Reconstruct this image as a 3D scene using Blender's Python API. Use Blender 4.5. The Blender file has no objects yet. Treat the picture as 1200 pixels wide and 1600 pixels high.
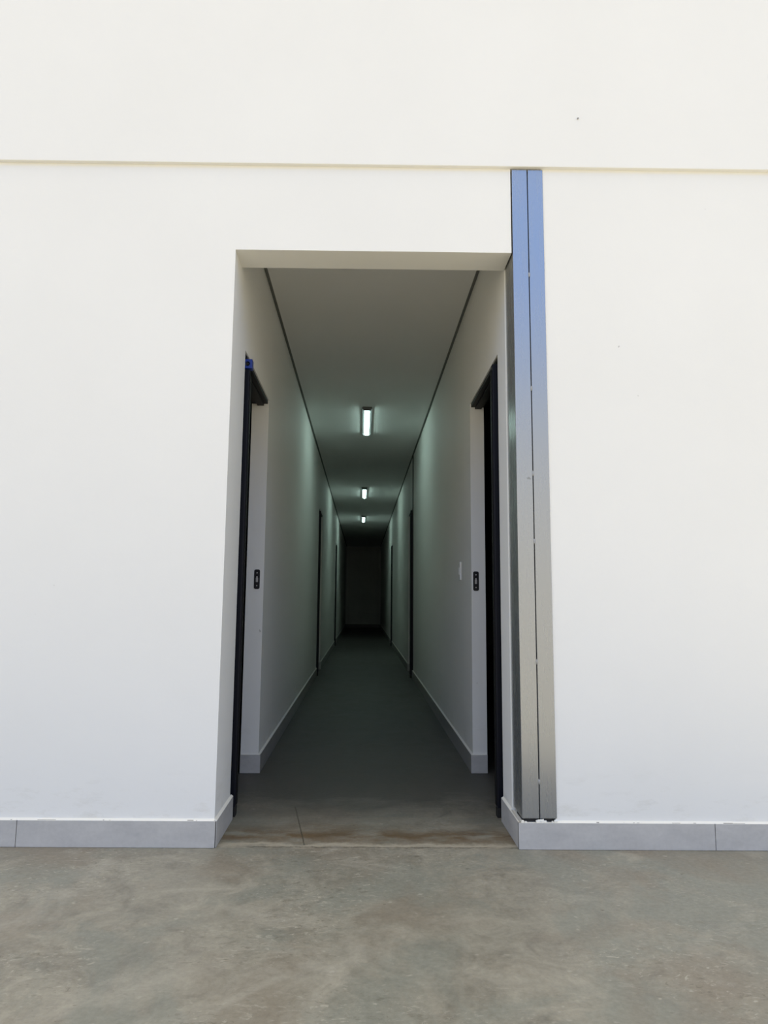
import bpy, bmesh, math, random
from mathutils import Matrix, Vector

random.seed(7)
scene = bpy.context.scene
COL = scene.collection

# ------------------------------------------------------------------ camera
F_PX, PITCH, YAW, ROLL, CAM_D, CAM_H = 1074.5, 0.1261, 0.0306, 0.0080, 2.933, 1.0
fw = Vector((math.sin(YAW) * math.cos(PITCH), math.cos(YAW) * math.cos(PITCH), math.sin(PITCH)))
rt = fw.cross(Vector((0, 0, 1))).normalized()
up = rt.cross(fw)
c_, s_ = math.cos(ROLL), math.sin(ROLL)
rt, up = rt * c_ + up * s_, up * c_ - rt * s_
cam_data = bpy.data.cameras.new('camera')
cam = bpy.data.objects.new('camera', cam_data)
COL.objects.link(cam)
cam.matrix_world = Matrix(((rt.x, up.x, -fw.x, 0.0), (rt.y, up.y, -fw.y, -CAM_D),
                           (rt.z, up.z, -fw.z, CAM_H), (0, 0, 0, 1)))
cam_data.sensor_fit = 'VERTICAL'
cam_data.sensor_height = 36.0
cam_data.lens = 36.0 * F_PX / 1600.0
cam_data.clip_start = 0.02
cam_data.clip_end = 200
scene.camera = cam

# ------------------------------------------------------------------ world: open sky over a bright yard
world = bpy.data.worlds.new('daylight')
scene.world = world
world.use_nodes = True
wn = world.node_tree.nodes
wl = world.node_tree.links
wn.clear()
w_out = wn.new('ShaderNodeOutputWorld')
w_bg = wn.new('ShaderNodeBackground')
w_tc = wn.new('ShaderNodeTexCoord')
w_sep = wn.new('ShaderNodeSeparateXYZ')
w_map = wn.new('ShaderNodeMapRange')
w_map.inputs['From Min'].default_value = -1
w_map.inputs['From Max'].default_value = 1
w_ramp = wn.new('ShaderNodeValToRGB')
SKY = [(0.00, (0.9, 0.82, 0.65)), (0.40, (0.95, 0.87, 0.70)), (0.485, (1.12, 1.03, 0.85)),
       (0.52, (1.22, 1.16, 1.02)), (0.60, (1.14, 1.11, 1.04)), (0.655, (0.80, 0.97, 1.28)), (0.715, (0.40, 0.85, 1.95)),
       (0.78, (0.40, 0.83, 1.85)), (0.84, (1.17, 1.13, 0.98)), (1.00, (2.05, 1.76, 1.22))]
el = w_ramp.color_ramp.elements
el[0].position, el[1].position = SKY[0][0], SKY[-1][0]
el[0].color, el[1].color = SKY[0][1] + (1,), SKY[-1][1] + (1,)
for ps, cl in SKY[1:-1]:
    e = el.new(ps)
    e.color = cl + (1,)
w_bg.inputs['Strength'].default_value = 1.0
wl.new(w_tc.outputs['Generated'], w_sep.inputs[0])
wl.new(w_sep.outputs['Z'], w_map.inputs['Value'])
wl.new(w_map.outputs['Result'], w_ramp.inputs['Fac'])
wl.new(w_ramp.outputs['Color'], w_bg.inputs['Color'])
wl.new(w_bg.outputs[0], w_out.inputs[0])

# high sun behind the building: the yard is sunlit, the front wall and the strip before it lie in shade
sun_data = bpy.data.lights.new('sun', 'SUN')
sun_data.energy = 11.5
sun_data.color = (1.0, 0.92, 0.78)
sun_data.angle = math.radians(0.6)
sun = bpy.data.objects.new('sun', sun_data)
COL.objects.link(sun)
sun.rotation_euler = Vector((0.45, 0.29, 1.0)).to_track_quat('Z', 'Y').to_euler()

# ------------------------------------------------------------------ colour management
scene.view_settings.view_transform = 'Standard'
scene.view_settings.look = 'None'
scene.view_settings.exposure = 0.0
scene.view_settings.gamma = 1.0
scene.view_settings.use_curve_mapping = False
LAMP_STRENGTH = 16.0

# ------------------------------------------------------------------ measured place (metres)
SK = -0.0224                     # the front wall stands slightly askew to the corridor
XL, XR = -0.588, 0.657           # corridor wall faces
WT, WTR = 0.104, 0.085           # corridor wall thicknesses, left and right
LD = 0.17                        # front wall thickness
ZT, ZC, ZD = 2.558, 2.88, 2.21   # opening head, corridor ceiling, door head
ZB = 0.104                       # skirting height
ZLEDGE = 2.965
YEND = 21.97
CX0, CX1 = 0.662, 0.804          # steel column
DOORS_L = [(0.345, 1.21), (6.22, 7.08), (12.1, 12.96)]
DOORS_R = [(0.335, 1.21), (6.03, 6.90), (12.15, 13.02)]


# ------------------------------------------------------------------ helpers
def skew(v):
    return Vector((v[0], v[1] + SK * v[0], v[2]))


class MB:
    """collects solids into one mesh"""
    def __init__(self):
        self.bm = bmesh.new()

    def box(self, x0, x1, y0, y1, z0, z1, mi=0, top=None, sk=False, seg=1):
        vs = []
        for z in (z0, z1):
            for (x, y) in ((x0, y0), (x1, y0), (x1, y1), (x0, y1)):
                p = (x, y, z)
                vs.append(self.bm.verts.new(skew(p) if sk else p))
        idx = [(3, 2, 1, 0), (4, 5, 6, 7), (0, 1, 5, 4), (1, 2, 6, 5), (2, 3, 7, 6), (3, 0, 4, 7)]
        for k, f in enumerate(idx):
            fc = self.bm.faces.new([vs[i] for i in f])
            fc.material_index = top if (k == 1 and top is not None) else mi
        return vs

    def prism(self, pts, axis, a0, a1, mi=0):
        """polygon pts (u, v) swept along axis from a0 to a1"""
        def P(u, v, a):
            return {'x': (a, u, v), 'y': (u, a, v), 'z': (u, v, a)}[axis]
        A = [self.bm.verts.new(P(u, v, a0)) for u, v in pts]
        B = [self.bm.verts.new(P(u, v, a1)) for u, v in pts]
        n = len(pts)
        fs = [self.bm.faces.new(A[::-1]), self.bm.faces.new(B)]
        for i in range(n):
            fs.append(self.bm.faces.new((A[i], A[(i + 1) % n], B[(i + 1) % n], B[i])))
        for f in fs:
            f.material_index = mi
        return fs

    def blob(self, c, r, mi=0, jit=0.0, sub=2):
        d = bmesh.ops.create_icosphere(self.bm, subdivisions=sub, radius=1.0)
        for v in d['verts']:
            k = 1 + random.uniform(-jit, jit)
            v.co = Vector((c[0] + v.co.x * r[0] * k, c[1] + v.co.y * r[1] * k, c[2] + v.co.z * r[2] * k))
        for f in {f for v in d['verts'] for f in v.link_faces}:
            f.material_index = mi
            f.smooth = True

    def build(self, name, mats, parent=None, bevel=0.0, seg=2, smooth=False):
        bmesh.ops.recalc_face_normals(self.bm, faces=self.bm.faces[:])
        me = bpy.data.meshes.new(name)
        self.bm.to_mesh(me)
        self.bm.free()
        if not isinstance(mats, (list, tuple)):
            mats = [mats]
        for m in mats:
            me.materials.append(m)
        o = bpy.data.objects.new(name, me)
        COL.objects.link(o)
        if parent:
            o.parent = parent
        if bevel:
            b = o.modifiers.new('bevel', 'BEVEL')
            b.width = bevel
            b.segments = seg
            b.limit_method = 'ANGLE'
        if smooth:
            for p in me.polygons:
                p.use_smooth = True
        return o


def tag(o, label, cat, group=None, kind=None):
    o['label'] = label
    o['category'] = cat
    if group:
        o['group'] = group
    if kind:
        o['kind'] = kind
    return o


def empty(name, loc, label, cat, group=None, kind=None):
    o = bpy.data.objects.new(name, None)
    o.empty_display_size = 0.05
    COL.objects.link(o)
    o.location = loc
    return tag(o, label, cat, group, kind)


def circle(cx, cz, r, n=24):
    return [(cx + r * math.cos(2 * math.pi * i / n), cz + r * math.sin(2 * math.pi * i / n)) for i in range(n)]


def rounded(cx, cz, w, h, r, n=6):
    pts = []
    for (sx, sz, a) in ((1, 1, 0), (-1, 1, 90), (-1, -1, 180), (1, -1, 270)):
        ox, oz = cx + sx * (w / 2 - r), cz + sz * (h / 2 - r)
        for k in range(n + 1):
            t = math.radians(a + 90 * k / n)
            pts.append((ox + r * math.cos(t), oz + r * math.sin(t)))
    return pts


# ------------------------------------------------------------------ materials
def mat(name, col, rough=0.5, metal=0.0, spec=0.5):
    m = bpy.data.materials.new(name)
    m.use_nodes = True
    b = m.node_tree.nodes['Principled BSDF']
    b.inputs['Base Color'].default_value = (*col, 1)
    b.inputs['Roughness'].default_value = rough
    b.inputs['Metallic'].default_value = metal
    b.inputs['Specular IOR Level'].default_value = spec
    return m


class NT:
    def __init__(self, m):
        self.nt = m.node_tree
        self.b = m.node_tree.nodes['Principled BSDF']
        self.tc = self.n('ShaderNodeTexCoord')

    def n(self, t, **kw):
        nd = self.nt.nodes.new(t)
        for k, v in kw.items():
            setattr(nd, k, v)
        return nd

    def l(self, a, b):
        self.nt.links.new(a, b)

    def mapping(self, scale=(1, 1, 1), loc=(0, 0, 0)):
        m = self.n('ShaderNodeMapping')
        m.inputs['Scale'].default_value = scale
        m.inputs['Location'].default_value = loc
        self.l(self.tc.outputs['Object'], m.inputs['Vector'])
        return m.outputs[0]

    def noise(self, scale, detail=4, rough=0.55, vec=None, dist=0.0):
        t = self.n('ShaderNodeTexNoise')
        t.inputs['Scale'].default_value = scale
        t.inputs['Detail'].default_value = detail
        t.inputs['Roughness'].default_value = rough
        t.inputs['Distortion'].default_value = dist
        self.l(vec if vec else self.tc.outputs['Object'], t.inputs['Vector'])
        return t.outputs['Fac']

    def ramp(self, fac, stops):
        r = self.n('ShaderNodeValToRGB')
        e = r.color_ramp.elements
        e[0].position, e[1].position = stops[0][0], stops[-1][0]
        def c4(c):
            return (c, c, c, 1) if isinstance(c, (int, float)) else (*c, 1)
        e[0].color, e[1].color = c4(stops[0][1]), c4(stops[-1][1])
        for p, c in stops[1:-1]:
            q = e.new(p)
            q.color = c4(c)
        self.l(fac, r.inputs['Fac'])
        return r.outputs['Color']

    def mix(self, fac, a, b, mode='MIX'):
        m = self.n('ShaderNodeMix', data_type='RGBA', blend_type=mode)
        for sock, v in ((m.inputs['Factor'], fac), (m.inputs['A'], a), (m.inputs['B'], b)):
            if isinstance(v, (int, float)):
                sock.default_value = v
            elif isinstance(v, tuple):
                sock.default_value = (*v, 1)
            else:
                self.l(v, sock)
        return m.outputs['Result']

    def math(self, op, a, b=None, c=None, clamp=False):
        m = self.n('ShaderNodeMath', operation=op, use_clamp=clamp)
        for i, v in enumerate((a, b, c)):
            if v is None:
                continue
            if isinstance(v, (int, float)):
                m.inputs[i].default_value = v
            else:
                self.l(v, m.inputs[i])
        return m.outputs[0]

    def bump(self, h, strength, dist=0.01):
        b = self.n('ShaderNodeBump')
        b.inputs['Strength'].default_value = strength
        b.inputs['Distance'].default_value = dist
        self.l(h, b.inputs['Height'])
        self.l(b.outputs[0], self.b.inputs['Normal'])


def wall_paint(name, col, grime=True):
    m = mat(name, col, 0.62, 0, 0.3)
    t = NT(m)
    big = t.noise(1.3, 3)
    c = t.mix(t.ramp(big, [(0.35, 0.0), (0.7, 1.0)]), col, tuple(x * 0.975 for x in col))
    fine = t.noise(34, 5, 0.65)
    if grime:
        # a few small scuffs
        sc = t.noise(9, 6, 0.75, t.mapping((1.0, 1.0, 2.4)))
        c = t.mix(t.ramp(sc, [(0.735, 0.0), (0.79, 0.22)]), c, (0.42, 0.40, 0.36))
        sep = t.n('ShaderNodeSeparateXYZ')
        t.l(t.tc.outputs['Object'], sep.inputs[0])
        gn = t.noise(5, 6, 0.7, t.mapping((1.0, 1.0, 3.0), (4, 0, 9)))
        low = t.math('SUBTRACT', 1.0, t.math('DIVIDE', sep.outputs['Z'], 0.34), clamp=True)
        c = t.mix(t.math('MULTIPLY', t.ramp(gn, [(0.54, 0.0), (0.70, 0.45)]), low), c, (0.50, 0.46, 0.36))
        pk = t.noise(21, 2, 0.5, t.mapping((1, 1, 1), (8, 0, 3)))
        c = t.mix(t.ramp(pk, [(0.795, 0.0), (0.81, 0.5)]), c, (0.30, 0.28, 0.25))
    t.l(c, t.b.inputs['Base Color'])
    h = t.math('ADD', t.math('MULTIPLY', fine, 0.5), big)
    t.bump(h, 0.10, 0.01)
    return m


WALL = wall_paint('white_wall_paint', (0.85, 0.84, 0.80))
PLASTER = mat('cream_plaster', (0.83, 0.81, 0.74), 0.8)
CEIL = wall_paint('ceiling_paint', (0.80, 0.80, 0.78), False)
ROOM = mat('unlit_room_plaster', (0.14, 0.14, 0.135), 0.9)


CUT_X, CUT_S = -0.219, 0.166


def concrete():
    m = mat('polished_concrete', (0.3, 0.29, 0.25), 0.5, 0, 0.35)
    t = NT(m)
    vec = t.mapping((1, 1, 1))
    big = t.noise(2.1, 5, 0.62, vec, 0.9)
    big2 = t.noise(1.5, 4, 0.6, t.mapping((1, 1, 1), (13, 5, 0)), 0.5)
    med = t.noise(6.0, 8, 0.68, vec, 1.2)
    fine = t.noise(60, 5, 0.7, vec)
    c = t.ramp(med, [(0.34, (0.175, 0.160, 0.124)), (0.48, (0.265, 0.247, 0.196)), (0.60, (0.318, 0.298, 0.238)), (0.73, (0.42, 0.39, 0.318))])
    c = t.mix(t.ramp(big, [(0.46, 0.0), (0.57, 0.65)]), c, (0.205, 0.220, 0.186))
    c = t.mix(t.ramp(big2, [(0.50, 0.0), (0.63, 0.65)]), c, (0.215, 0.175, 0.127))
    c = t.mix(t.ramp(t.noise(2.6, 4, 0.6, t.mapping((1, 1, 1), (2, 17, 0)), 0.8), [(0.55, 0.0), (0.68, 0.55)]), c, (0.40, 0.375, 0.31))
    c = t.mix(0.22, c, t.ramp(fine, [(0.3, (0.13, 0.12, 0.095)), (0.7, (0.44, 0.41, 0.335))]))
    # trowel flecks, clustered
    fl = t.noise(30, 5, 0.72, t.mapping((0.7, 1.5, 1), (7, 2, 0)), 1.5)
    clus = t.ramp(t.noise(1.7, 3, 0.5, t.mapping((1, 1, 1), (21, 4, 0))), [(0.44, 0.0), (0.60, 1.0)])
    c = t.mix(t.math('MULTIPLY', t.ramp(fl, [(0.58, 0.0), (0.64, 0.65)]), clus), c, (0.46, 0.43, 0.355))
    c = t.mix(t.math('MULTIPLY', t.ramp(fl, [(0.34, 0.75), (0.43, 0.0)]), clus), c, (0.15, 0.135, 0.10))
    # small dark pits and pale specks
    pit = t.noise(17, 3, 0.6, t.mapping((1.2, 2.0, 1), (3, 1, 0)))
    c = t.mix(t.ramp(pit, [(0.70, 0.0), (0.76, 0.7)]), c, (0.085, 0.072, 0.05))
    spk = t.noise(25, 2, 0.5, t.mapping((1, 1.4, 1), (9, 4, 0)))
    c = t.mix(t.ramp(spk, [(0.68, 0.0), (0.76, 0.55)]), c, (0.46, 0.43, 0.36))
    sep = t.n('ShaderNodeSeparateXYZ')
    t.l(t.tc.outputs['Object'], sep.inputs[0])
    X, Y = sep.outputs['X'], sep.outputs['Y']
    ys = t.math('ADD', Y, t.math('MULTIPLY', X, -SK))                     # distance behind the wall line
    inx = t.math('MULTIPLY', t.math('GREATER_THAN', X, XL), t.math('LESS_THAN', X, XR))
    wob = t.math('MULTIPLY', t.math('SUBTRACT', t.noise(6, 4, 0.7, t.mapping((1, 1, 1), (5, 7, 0))), 0.5), 0.16)
    yy = t.math('ADD', ys, wob)
    # brown stain behind the threshold, pale worn band on it
    stain = t.math('MULTIPLY', t.math('SUBTRACT', 1.0, t.math('DIVIDE', t.math('ABSOLUTE', t.math('SUBTRACT', yy, 0.15)), 0.17), clamp=True), inx)
    sn = t.ramp(t.noise(5, 4, 0.6, t.mapping((1, 2, 1), (2, 2, 0))), [(0.36, 0.1), (0.56, 1.0)])
    c = t.mix(t.math('MULTIPLY', stain, sn), c, (0.150, 0.098, 0.048))
    band = t.math('MULTIPLY', t.math('SUBTRACT', 1.0, t.math('DIVIDE', t.math('ABSOLUTE', t.math('SUBTRACT', yy, 0.03)), 0.035), clamp=True), inx)
    c = t.mix(t.math('MULTIPLY', band, 0.85), c, (0.45, 0.405, 0.315))
    # corridor shade painted into the slab colour, darker inward from the threshold
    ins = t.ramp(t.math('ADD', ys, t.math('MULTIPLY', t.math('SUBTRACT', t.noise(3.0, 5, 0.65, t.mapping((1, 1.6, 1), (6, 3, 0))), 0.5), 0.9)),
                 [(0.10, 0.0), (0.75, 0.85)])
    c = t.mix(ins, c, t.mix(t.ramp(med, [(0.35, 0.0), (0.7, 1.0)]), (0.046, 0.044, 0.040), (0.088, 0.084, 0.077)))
    # cracks along the threshold and one saw cut leading inside
    wob2 = t.math('MULTIPLY', t.math('SUBTRACT', t.noise(11, 4, 0.7, t.mapping((1, 1, 1), (1, 8, 0))), 0.5), 0.045)
    k1 = t.math('LESS_THAN', t.math('ABSOLUTE', t.math('ADD', t.math('SUBTRACT', ys, 0.008), wob2)), 0.0035)
    k1 = t.math('MULTIPLY', k1, inx)
    gate = t.ramp(t.noise(3.1, 2, 0.5, t.mapping((1, 1, 1), (4, 0, 0))), [(0.4, 0.0), (0.5, 1.0)])
    k1 = t.math('MULTIPLY', k1, gate)
    lx = t.math('ADD', t.math('ADD', t.math('SUBTRACT', X, CUT_X), t.math('MULTIPLY', ys, CUT_S)), t.math('MULTIPLY', wob2, 0.25))
    k2 = t.math('MULTIPLY', t.math('LESS_THAN', t.math('ABSOLUTE', lx), 0.003),
                t.math('MULTIPLY', t.math('GREATER_THAN', ys, 0.03), t.math('LESS_THAN', ys, 0.55)))
    k = t.math('MAXIMUM', k1, k2)
    c = t.mix(t.math('MULTIPLY', k, 0.75), c, (0.07, 0.058, 0.04))
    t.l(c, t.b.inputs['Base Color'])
    rg = t.ramp(med, [(0.3, 0.42), (0.7, 0.6)])
    t.l(rg, t.b.inputs['Roughness'])
    h = t.math('ADD', t.math('MULTIPLY', fine, 0.35), t.math('MULTIPLY', med, 0.6))
    h = t.math('SUBTRACT', h, t.math('MULTIPLY', k, 0.8))
    t.bump(h, 0.22, 0.012)
    return m


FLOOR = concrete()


def tile_mat(name, k):
    m = mat(name, (0.42, 0.43, 0.45), 0.45, 0, 0.4)
    t = NT(m)
    n1 = t.noise(7, 5, 0.6, t.mapping((1, 1, 2.5)), 0.4)
    n2 = t.noise(60, 3, 0.6)
    c = t.ramp(n1, [(0.3, (0.45 * k, 0.44 * k, 0.425 * k)), (0.7, (0.54 * k, 0.525 * k, 0.50 * k))])
    c = t.mix(0.12, c, t.ramp(n2, [(0.3, (0.3, 0.3, 0.3)), (0.7, (0.6, 0.6, 0.6))]))
    t.l(c, t.b.inputs['Base Color'])
    return m


TILE = tile_mat('grey_skirting_tile', 1.0)
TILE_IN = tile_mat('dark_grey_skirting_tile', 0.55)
GROUT = mat('dark_grout_gap', (0.05, 0.045, 0.04), 0.9)


def steel_mat():
    m = mat('grey_painted_steel', (0.38, 0.39, 0.395), 0.24, 0.75, 0.5)
    t = NT(m)
    st = t.noise(14, 4, 0.55, t.mapping((5, 5, 0.35)))
    sp = t.noise(26, 2, 0.5)
    c = t.mix(t.ramp(st, [(0.35, 0.0), (0.75, 0.12)]), (0.38, 0.39, 0.395), (0.345, 0.355, 0.36))
    c = t.mix(t.ramp(sp, [(0.76, 0.0), (0.80, 0.5)]), c, (0.16, 0.16, 0.15))
    t.l(c, t.b.inputs['Base Color'])
    t.l(t.ramp(st, [(0.3, 0.25), (0.75, 0.29)]), t.b.inputs['Roughness'])
    return m


STEEL = steel_mat()
WELD = mat('weld_metal', (0.36, 0.36, 0.35), 0.55, 0.5)
DOORM = mat('navy_black_aluminium', (0.0055, 0.0065, 0.012), 0.45, 0.0, 0.22)
FRAME = mat('black_aluminium', (0.006, 0.006, 0.007), 0.5, 0.0, 0.2)
RUBBER = mat('black_rubber', (0.008, 0.008, 0.008), 0.7)
BLUECAP = mat('blue_plastic', (0.016, 0.045, 0.30), 0.4)
DARKTRIM = mat('dark_grey_ceiling_trim', (0.17, 0.175, 0.16), 0.6)
STRIKE = mat('black_strike_plate', (0.008, 0.008, 0.012), 0.35)
BRASSY = mat('dull_steel', (0.55, 0.55, 0.56), 0.35, 0.8)
SWITCH = mat('white_switch_plastic', (0.80, 0.80, 0.78), 0.4)
LAMPBODY = mat('grey_lamp_housing', (0.16, 0.165, 0.165), 0.6)


def lamp_glow():
    m = mat('lit_tube', (0.9, 0.9, 0.9), 0.4)
    b = m.node_tree.nodes['Principled BSDF']
    b.inputs['Emission Color'].default_value = (0.70, 1.0, 0.92, 1)
    b.inputs['Emission Strength'].default_value = LAMP_STRENGTH
    return m


GLOW = lamp_glow()

# ================================================================== STRUCTURE
# floor: one concrete slab, yard apron and corridor
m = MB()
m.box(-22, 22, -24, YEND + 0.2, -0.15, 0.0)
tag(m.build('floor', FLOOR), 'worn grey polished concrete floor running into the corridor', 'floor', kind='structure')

# front wall with its opening (sheared in plan: the wall itself is askew)
m = MB()
HW, HWR = 9.0, 3.1
m.box(-HW, XL, 0, LD, 0, ZLEDGE + 0.05, sk=True)
m.box(CX1 - 0.004, HWR, 0, LD, 0, ZLEDGE + 0.05, sk=True)
m.box(XL, XR, 0, LD, ZT, ZLEDGE + 0.05, sk=True)
m.box(XR, CX1 - 0.004, 0.166, LD, ZT, ZLEDGE + 0.05, sk=True)
wf = m.build('wall_front', WALL)
tag(wf, 'white painted front wall with the corridor opening', 'wall', kind='structure')
m = MB()
m.box(-HW, HWR, -0.021, LD, ZLEDGE, 6.2, sk=True)
tag(m.build('wall_front_upper', WALL, bevel=0.003), 'white upper wall standing slightly proud above the ledge line', 'wall', kind='structure')


def corridor_wall(name, x0, x1, doors, label):
    m = MB()
    y = None
    for a, b in doors:
        if y is None:            # first pier: butts against the askew back of the front wall
            y0, y1 = LD + SK * x0, LD + SK * x1
            if name == 'wall_right':
                y0, y1 = 0.166 + SK * x0, 0.166 + SK * x1
            m.prism([(x0, y0), (x1, y1), (x1, a), (x0, a)], 'z', 0, 2.97)
        else:
            m.box(x0, x1, y, a, 0, 2.97)
        m.box(x0, x1, a, b, ZD, 2.97)
        y = b
    m.box(x0, x1, y, YEND, 0, 2.97)
    return tag(m.build(name, WALL), label, 'wall', kind='structure')


corridor_wall('wall_left', XL - WT, XL, DOORS_L, 'white left corridor wall with three door openings')
corridor_wall('wall_right', XR, XR + WTR, DOORS_R, 'white right corridor wall with three door openings')

m = MB()
m.box(-4.4, 3.1, YEND, YEND + 0.15, 0, 2.97)
tag(m.build('wall_back', WALL), 'dark far end wall closing the corridor', 'wall', kind='structure')
m = MB()
m.box(-4.4, -4.25, LD + 0.12, YEND, 0, 2.97)
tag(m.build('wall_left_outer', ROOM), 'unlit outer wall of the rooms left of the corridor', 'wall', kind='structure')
m = MB()
m.box(2.95, 3.1, LD - 0.08, YEND, 0, 2.97)
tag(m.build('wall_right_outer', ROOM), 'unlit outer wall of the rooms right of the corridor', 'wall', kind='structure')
# corridor ceiling board, stopping short of the walls
GAP = 0.021
m = MB()
m.box(XL + GAP, XR - GAP, LD + 0.0, YEND, ZC, ZC + 0.02)
tag(m.build('ceiling', CEIL), 'smooth white corridor ceiling', 'ceiling', kind='structure')
m = MB()
m.box(-4.4, 3.1, LD - 0.02, YEND + 0.15, 2.97, 3.1)
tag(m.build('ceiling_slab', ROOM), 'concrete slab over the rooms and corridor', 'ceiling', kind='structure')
for nm, a, b, lb in (('trim_1', XL, XL + GAP, 'dark grey shadow gap trim along the left ceiling edge'),
                     ('trim_2', XR - GAP, XR, 'dark grey shadow gap trim along the right ceiling edge')):
    m = MB()
    m.box(a, b, LD, YEND, ZC + 0.009, ZC + 0.02)
    tag(m.build(nm, DARKTRIM), lb, 'trim', kind='structure')
m = MB()
m.box(XR - 0.011, XR, 5.965, 5.99, ZB, ZC + 0.008)
tag(m.build('trim_3', FRAME), 'thin dark vertical strip from skirting to ceiling by the second right door', 'trim', kind='structure')


# ------------------------------------------------------------------ skirting tiles
BT = 0.011


def crumbs(m, axis, a0, a1, other, z, n, sk=False):
    """dark broken grout between skirting and plaster"""
    for _ in range(n):
        a = random.uniform(a0, a1)
        ln = random.choice((0.006, 0.012, 0.03, 0.06)) * random.uniform(0.6, 1.4)
        h = random.uniform(0.0012, 0.003)
        e = min(a + ln, a1)
        if axis == 'x':
            m.box(a, e, other - 0.0012, other + 0.004, z, z + h, mi=2, sk=sk)


def fillet(m, axis, a0, a1, w, s, z, sk=False):
    """cream plaster fillet on the top of the tile (w wall face, s direction out of the wall)"""
    pts = [(w, z), (w + s * BT * 0.95, z), (w, z + 0.007)]
    v = []
    for a in (a0, a1):
        for (q, zz) in pts:
            p = (a, q, zz) if axis == 'x' else (q, a, zz)
            v.append(m.bm.verts.new(skew(p) if sk else p))
    for f in ((0, 1, 2), (5, 4, 3), (0, 3, 4, 1), (1, 4, 5, 2), (2, 5, 3, 0)):
        fc = m.bm.faces.new([v[i] for i in f])
        fc.material_index = 1


SK_MATS = [TILE, PLASTER, GROUT]
# front left, wrapping into the opening
m = MB()
xs = [XL + BT, -1.381, -2.181, -2.981, -3.781, -4.581, -5.38]
for i in range(len(xs) - 1):
    m.box(xs[i + 1] + 0.0012, xs[i] - (0.0012 if i else 0.0055), -BT, 0, 0.001, ZB, top=1, sk=True)
m.box(xs[-1], XL, -BT + 0.003, -0.0005, 0.0, ZB - 0.003, mi=2, sk=True)
fillet(m, 'x', xs[-1], XL, 0, -1, ZB, True)
crumbs(m, 'x', -2.0, XL, -0.0075, ZB, 16, True)
m.box(XL, XL + BT, -BT * 0.6 + SK * XL, DOORS_L[0][0] + 0.02, 0.001, ZB, top=1)
m.box(XL + 0.001, XL + BT - 0.003, -BT * 0.6 + SK * XL - 0.003, 0.1, 0.0, ZB - 0.002, mi=2)
fillet(m, 'y', SK * XL - 0.004, DOORS_L[0][0] + 0.02, XL, 1, ZB)
tag(m.build('baseboard_front_left', SK_MATS, bevel=0.0012), 'grey tile skirting left of the corridor opening', 'skirting', kind='structure')

# front right
m = MB()
xs = [XR - BT, 1.445, 2.245, 3.045]
for i in range(len(xs) - 1):
    m.box(xs[i] + (0.0012 if i else 0.0), xs[i + 1] - 0.0012, -BT, 0, 0.001, ZB, top=1, sk=True)
m.box(XR, xs[-1], -BT + 0.003, -0.0005, 0.0, ZB - 0.003, mi=2, sk=True)
m.box(XR - 0.003, CX1 - 0.006, -0.001, 0.163, 0.0, ZB, mi=0, top=1, sk=True)
fillet(m, 'x', CX1, xs[-1], 0, -1, ZB, True)
crumbs(m, 'x', CX1 + 0.02, 1.9, -0.0075, ZB, 12, True)
m.box(XR - BT, XR, -BT * 0.8 + SK * XR, DOORS_R[0][0] - 0.004, 0.001, ZB, top=1)
fillet(m, 'y', 0.152, DOORS_R[0][0] - 0.004, XR, -1, ZB)
tag(m.build('baseboard_front_right', SK_MATS, bevel=0.0012), 'grey tile skirting right of the opening below the steel column', 'skirting', kind='structure')


def inner_skirting(name, x, s, doors, label, wt=WT):
    m = MB()
    for i, (a, b) in enumerate(doors):
        nxt = doors[i + 1][0] if i + 1 < len(doors) else YEND
        y = b
        while y < nxt - 0.01:
            e = min(y + 0.8, nxt)
            m.box(min(x, x + s * BT), max(x, x + s * BT), y + (0.0 if y == b else 0.001), e - 0.001, 0.001, ZB, mi=3, top=1)
            y = e
        fillet(m, 'y', b, nxt, x, s, ZB)
        # tile wrapping the end of the wall, facing the opening
        m.box(min(x + s * BT, x - s * wt), max(x + s * BT, x - s * wt), b - BT, b - 0.0003, 0.001, ZB, top=1)
    return tag(m.build(name, SK_MATS + [TILE_IN], bevel=0.001), label, 'skirting', kind='structure')


inner_skirting('baseboard_left', XL, 1, DOORS_L, 'grey tile skirting along the left corridor wall')
inner_skirting('baseboard_right', XR, -1, DOORS_R, 'grey tile skirting along the right corridor wall', WTR)
m = MB()
m.box(XL + BT, XR - BT, YEND - BT, YEND, 0.001, ZB, top=1)
tag(m.build('baseboard_back', [TILE_IN, PLASTER]), 'grey tile skirting along the far end wall', 'skirting', kind='structure')


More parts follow.
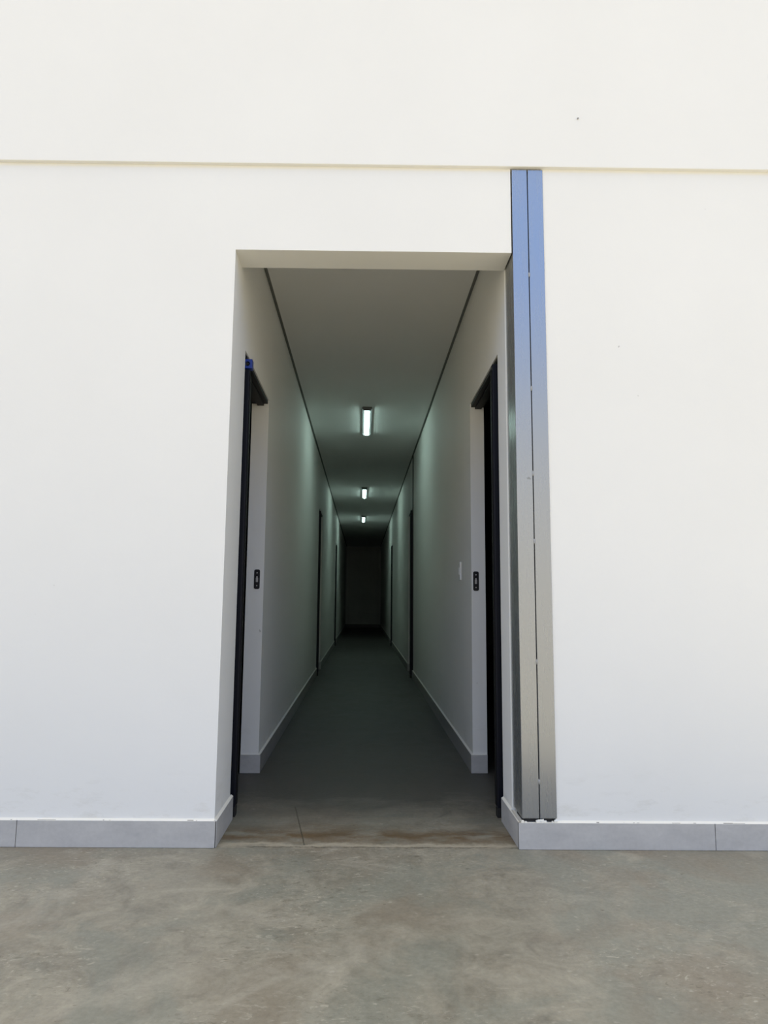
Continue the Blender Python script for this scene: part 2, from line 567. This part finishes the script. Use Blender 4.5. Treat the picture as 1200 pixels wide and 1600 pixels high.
# ------------------------------------------------------------------ doors: dark aluminium leaves standing open into the rooms
def door(n, side, y0, y1, label, edge, leaf_y, ztop, cap):
    s = -1 if side == 'L' else 1           # direction into the room
    x = XL if side == 'L' else XR
    wt = WT if side == 'L' else WTR
    d = empty('door_%d' % n, (x, y0, 0), label, 'door', kind='structure')

    def bx(m, u0, u1, v0, v1, z0, z1, mi=0):    # u: into the room from the wall face, v: along the corridor from y0
        m.box(min(s * u0, s * u1), max(s * u0, s * u1), v0, v1, z0, z1, mi)
    # head and near jamb lining
    m = MB()
    bx(m, 0.006, wt, 0.004, y1 - y0 - 0.001, ZD - 0.022, ZD - 0.001)
    bx(m, 0.030, 0.070, 0.004, y1 - y0 - 0.001, ZD - 0.034, ZD - 0.022)
    bx(m, 0.012, wt, 0.001, 0.022, 0.003, ZD - 0.022)
    m.build('door_frame', FRAME, d, bevel=0.0015)
    # leaf, opened square to the corridor; its hinge stile stands just proud of the wall
    T = 0.036
    W = y1 - y0 - 0.03
    v0 = leaf_y - y0
    e = -edge                                # stile edge, proud by 'edge'
    m = MB()
    bx(m, e, e + 0.075, v0, v0 + T, 0.012, ztop)                       # hinge stile
    bx(m, e + 0.078, e + W - 0.078, v0 + 0.011, v0 + T - 0.011, 0.10, ztop - 0.09)   # panel
    bx(m, e + W - 0.075, e + W, v0, v0 + T, 0.012, ztop)              # lock stile
    bx(m, e + 0.075, e + W - 0.075, v0, v0 + T, 0.012, 0.12)
    bx(m, e + 0.075, e + W - 0.075, v0, v0 + T, 1.0, 1.09)
    bx(m, e + 0.075, e + W - 0.075, v0, v0 + T, ztop - 0.10, ztop)
    m.build('door_leaf', DOORM, d, bevel=0.004, seg=3)
    # small lip along the stile that catches the light
    m = MB()
    bx(m, e - 0.004, e + 0.001, v0 + 0.012, v0 + T + 0.004, 0.05, ztop - 0.03)
    m.build('edge_strip', FRAME, d, bevel=0.001)
    # bottom pivot shoe
    m = MB()
    bx(m, e - 0.002, e + 0.05, v0 - 0.003, v0 + T + 0.003, 0.0, 0.042)
    m.build('pivot_shoe', RUBBER, d, bevel=0.003)
    if cap:
        m = MB()
        # square end block with a round hole, seen from the front
        w = 0.046
        z0 = ztop + 0.004
        cx, cz = s * (e + w / 2 - 0.012), z0 + w / 2
        sq = []
        N = 32
        for i in range(N):
            a = 2 * math.pi * i / N
            k = max(abs(math.cos(a)), abs(math.sin(a)))
            sq.append((cx + w / 2 * math.cos(a) / k, cz + w / 2 * math.sin(a) / k))
        ci = circle(cx, cz, 0.0125, N)
        ya, yb = v0 - 0.004, v0 + T + 0.002
        V = [[m.bm.verts.new((px, yy, pz)) for px, pz in pts] for yy in (ya, yb) for pts in (sq, ci)]
        for i in range(N):
            j = (i + 1) % N
            m.bm.faces.new((V[0][i], V[0][j], V[1][j], V[1][i]))
            m.bm.faces.new((V[2][i], V[3][i], V[3][j], V[2][j]))
            m.bm.faces.new((V[0][i], V[2][i], V[2][j], V[0][j]))
            m.bm.faces.new((V[1][i], V[1][j], V[3][j], V[3][i]))
        cb = m.build('hinge_block', BLUECAP, d)
        cb['label'] = 'blue square block with a round hole'
        m = MB()
        m.prism(circle(cx, cz, 0.007, 16), 'y', ya + 0.004, yb - 0.002)
        m.build('pivot_pin', RUBBER, cb)
    return d


door(1, 'L', *DOORS_L[0], 'open dark navy door nearest on the left of the corridor, blue block on top', 0.013, 0.405, 2.135, True)
door(2, 'R', *DOORS_R[0], 'open dark navy door nearest on the right of the corridor, beside the column', 0.017, 0.385, 2.178, False)
door(3, 'L', *DOORS_L[1], 'second dark door along the left corridor wall', 0.022, 6.26, 2.17, False)
door(4, 'R', *DOORS_R[1], 'second dark door along the right corridor wall', 0.030, 6.07, 2.17, False)
door(5, 'L', *DOORS_L[2], 'farthest dark door along the left corridor wall', 0.022, 12.14, 2.17, False)
door(6, 'R', *DOORS_R[2], 'farthest dark door along the right corridor wall', 0.024, 12.19, 2.17, False)

# ================================================================== THINGS
# steel column: two box profiles tack-welded side by side
colm = empty('steel_column', (0.733, SK * 0.733, ZB + 0.02), 'grey steel column of two welded profiles at the right edge of the corridor opening', 'column')
COLZ0, COLZ1 = ZB + 0.015, ZLEDGE - 0.004


def profile(x0, x1):
    m = MB()
    ox, oy, oz = colm.location
    zs = [COLZ0 + (COLZ1 - COLZ0) * i / 12 for i in range(13)]
    cor = [(x0, -0.006), (x1, -0.006), (x1, 0.165), (x0, 0.165)]
    rows = []
    for k, z in enumerate(zs):
        rows.append([m.bm.verts.new((x - ox, y + SK * x - oy, z - oz)) for x, y in cor])
    m.bm.faces.new(rows[0][::-1])
    m.bm.faces.new(rows[-1])
    for a, b in zip(rows, rows[1:]):
        for i in range(4):
            m.bm.faces.new((a[i], a[(i + 1) % 4], b[(i + 1) % 4], b[i]))
    return m.build('steel_profile', STEEL, colm, bevel=0.0028, seg=3)


profile(CX0, 0.7318)
profile(0.7352, CX1)
m = MB()
m.box(0.7318 - 0.733, 0.7352 - 0.733, 0.012, 0.02, COLZ0 - colm.location.z, COLZ1 - colm.location.z)
m.build('joint_backing', RUBBER, colm)
for z in (2.452, 1.925, 1.545, 1.25, 0.745, 0.262):
    m = MB()
    m.blob((0.7335 - 0.733, -0.0055, z - colm.location.z), (0.0048, 0.0032, 0.012), jit=0.12)
    m.build('weld_bead', WELD, colm)
m = MB()     # broken mortar bits between column foot and skirting
zf = ZB - colm.location.z
m.box(CX0 - 0.733 + 0.006, CX1 - 0.733 - 0.004, 0.004, 0.12, zf + 0.0005, zf + 0.0145, mi=1)
for xc, r, h in ((0.664, 0.007, 0.010), (0.676, 0.006, 0.005), (0.728, 0.012, 0.012), (0.742, 0.013, 0.014), (0.754, 0.010, 0.008),
                 (0.798, 0.008, 0.012), (0.786, 0.004, 0.006), (0.805, 0.007, 0.008)):
    m.blob((xc - 0.733, -0.003, zf + h * 0.35), (r, 0.006, h * 0.62), mi=0, jit=0.22)
m.build('mortar_bed', [PLASTER, RUBBER], colm)


# strike plates on the ends of the walls at the first doors
def strike(xc, yf, label):
    o = empty('strike_plate', (xc, yf, 1.112), label, 'strike plate', 'strike plates on the first door jambs')
    m = MB()
    m.prism(rounded(0, 0, 0.034, 0.116, 0.010), 'y', -0.004, -0.0002)
    m.build('plate', STRIKE, o, bevel=0.0008)
    for z in (0.038, -0.038):
        m = MB()
        m.prism(circle(0, z, 0.0042, 16), 'y', -0.0055, -0.0035)
        m.build('screw', BRASSY, o)
    m = MB()
    m.prism(rounded(0, -0.004, 0.013, 0.026, 0.002), 'y', -0.0062, -0.0035)
    m.prism(rounded(0, 0.013, 0.009, 0.010, 0.002), 'y', -0.0056, -0.0035)
    m.build('latch_keeper', BRASSY, o, bevel=0.0008)
    return o


strike(XL - 0.040, DOORS_L[0][1], 'black strike plate on the white jamb of the nearest left door')
strike(XR + 0.027, DOORS_R[0][1], 'black strike plate on the white jamb of the nearest right door')

# switch on the right wall
sw = empty('light_switch', (XR, 1.66, 1.19), 'white switch plate on the right corridor wall just past the first door', 'switch')
m = MB()
m.prism(rounded(0, 0, 0.076, 0.122, 0.006), 'x', -0.011, -0.0002)
m.build('switch_plate', SWITCH, sw, bevel=0.002)
m = MB()
m.prism(rounded(0, 0, 0.024, 0.046, 0.003), 'x', -0.015, -0.0105)
m.build('rocker', SWITCH, sw, bevel=0.001)


# ceiling lamps
def copy_tree(o, parent=None):
    c = o.copy()
    COL.objects.link(c)
    if parent:
        c.parent = parent
    for ch in list(o.children):
        copy_tree(ch, c)
    return c


LL = 1.08
lamp = empty('batten_lamp', (0.028, 4.20, ZC), 'lit white batten lamp nearest the entrance on the corridor ceiling', 'lamp', 'lit batten lamps along the corridor ceiling')
m = MB()
m.prism([(-0.044, -0.0005), (-0.050, -0.012), (0.050, -0.012), (0.044, -0.0005)], 'y', -LL / 2, LL / 2)
m.build('housing', LAMPBODY, lamp, bevel=0.0015)
m = MB()
lens = [(0.026 * math.cos(math.pi * i / 16), -0.012 - 0.023 * math.sin(math.pi * i / 16)) for i in range(17)]
m.prism(lens, 'y', -LL / 2 + 0.022, LL / 2 - 0.022)
m.build('diffuser', GLOW, lamp)
for sy in (-1, 1):
    m = MB()
    ya, yb = sy * (LL / 2 - 0.021), sy * (LL / 2 + 0.003)
    m.prism([(-0.046, -0.001), (-0.052, -0.013), (-0.034, -0.034), (-0.028, -0.038), (0.028, -0.038), (0.034, -0.034),
             (0.052, -0.013), (0.046, -0.001)], 'y', min(ya, yb), max(ya, yb))
    m.build('end_cap', LAMPBODY, lamp, bevel=0.002)
for (x, y, lb) in ((0.020, 9.14, 'lit white batten lamp in the middle of the corridor ceiling'),
                   (0.012, 13.15, 'lit white batten lamp farthest down the corridor ceiling')):
    c = copy_tree(lamp)
    c.location = (x, y, ZC)
    c['label'] = lb

# small screw left in the upper wall
sc = MB()
sc.prism(circle(0, 0, 0.0025, 14), 'y', -0.005, 0.0)
sc.blob((0, -0.005, 0), (0.0045, 0.0025, 0.004), sub=2)
o = sc.build('wall_screw', WELD)
o.location = (0.968, -0.021 + SK * 0.968, 3.205)
tag(o, 'tiny dark screw head in the white upper wall above the column', 'screw')
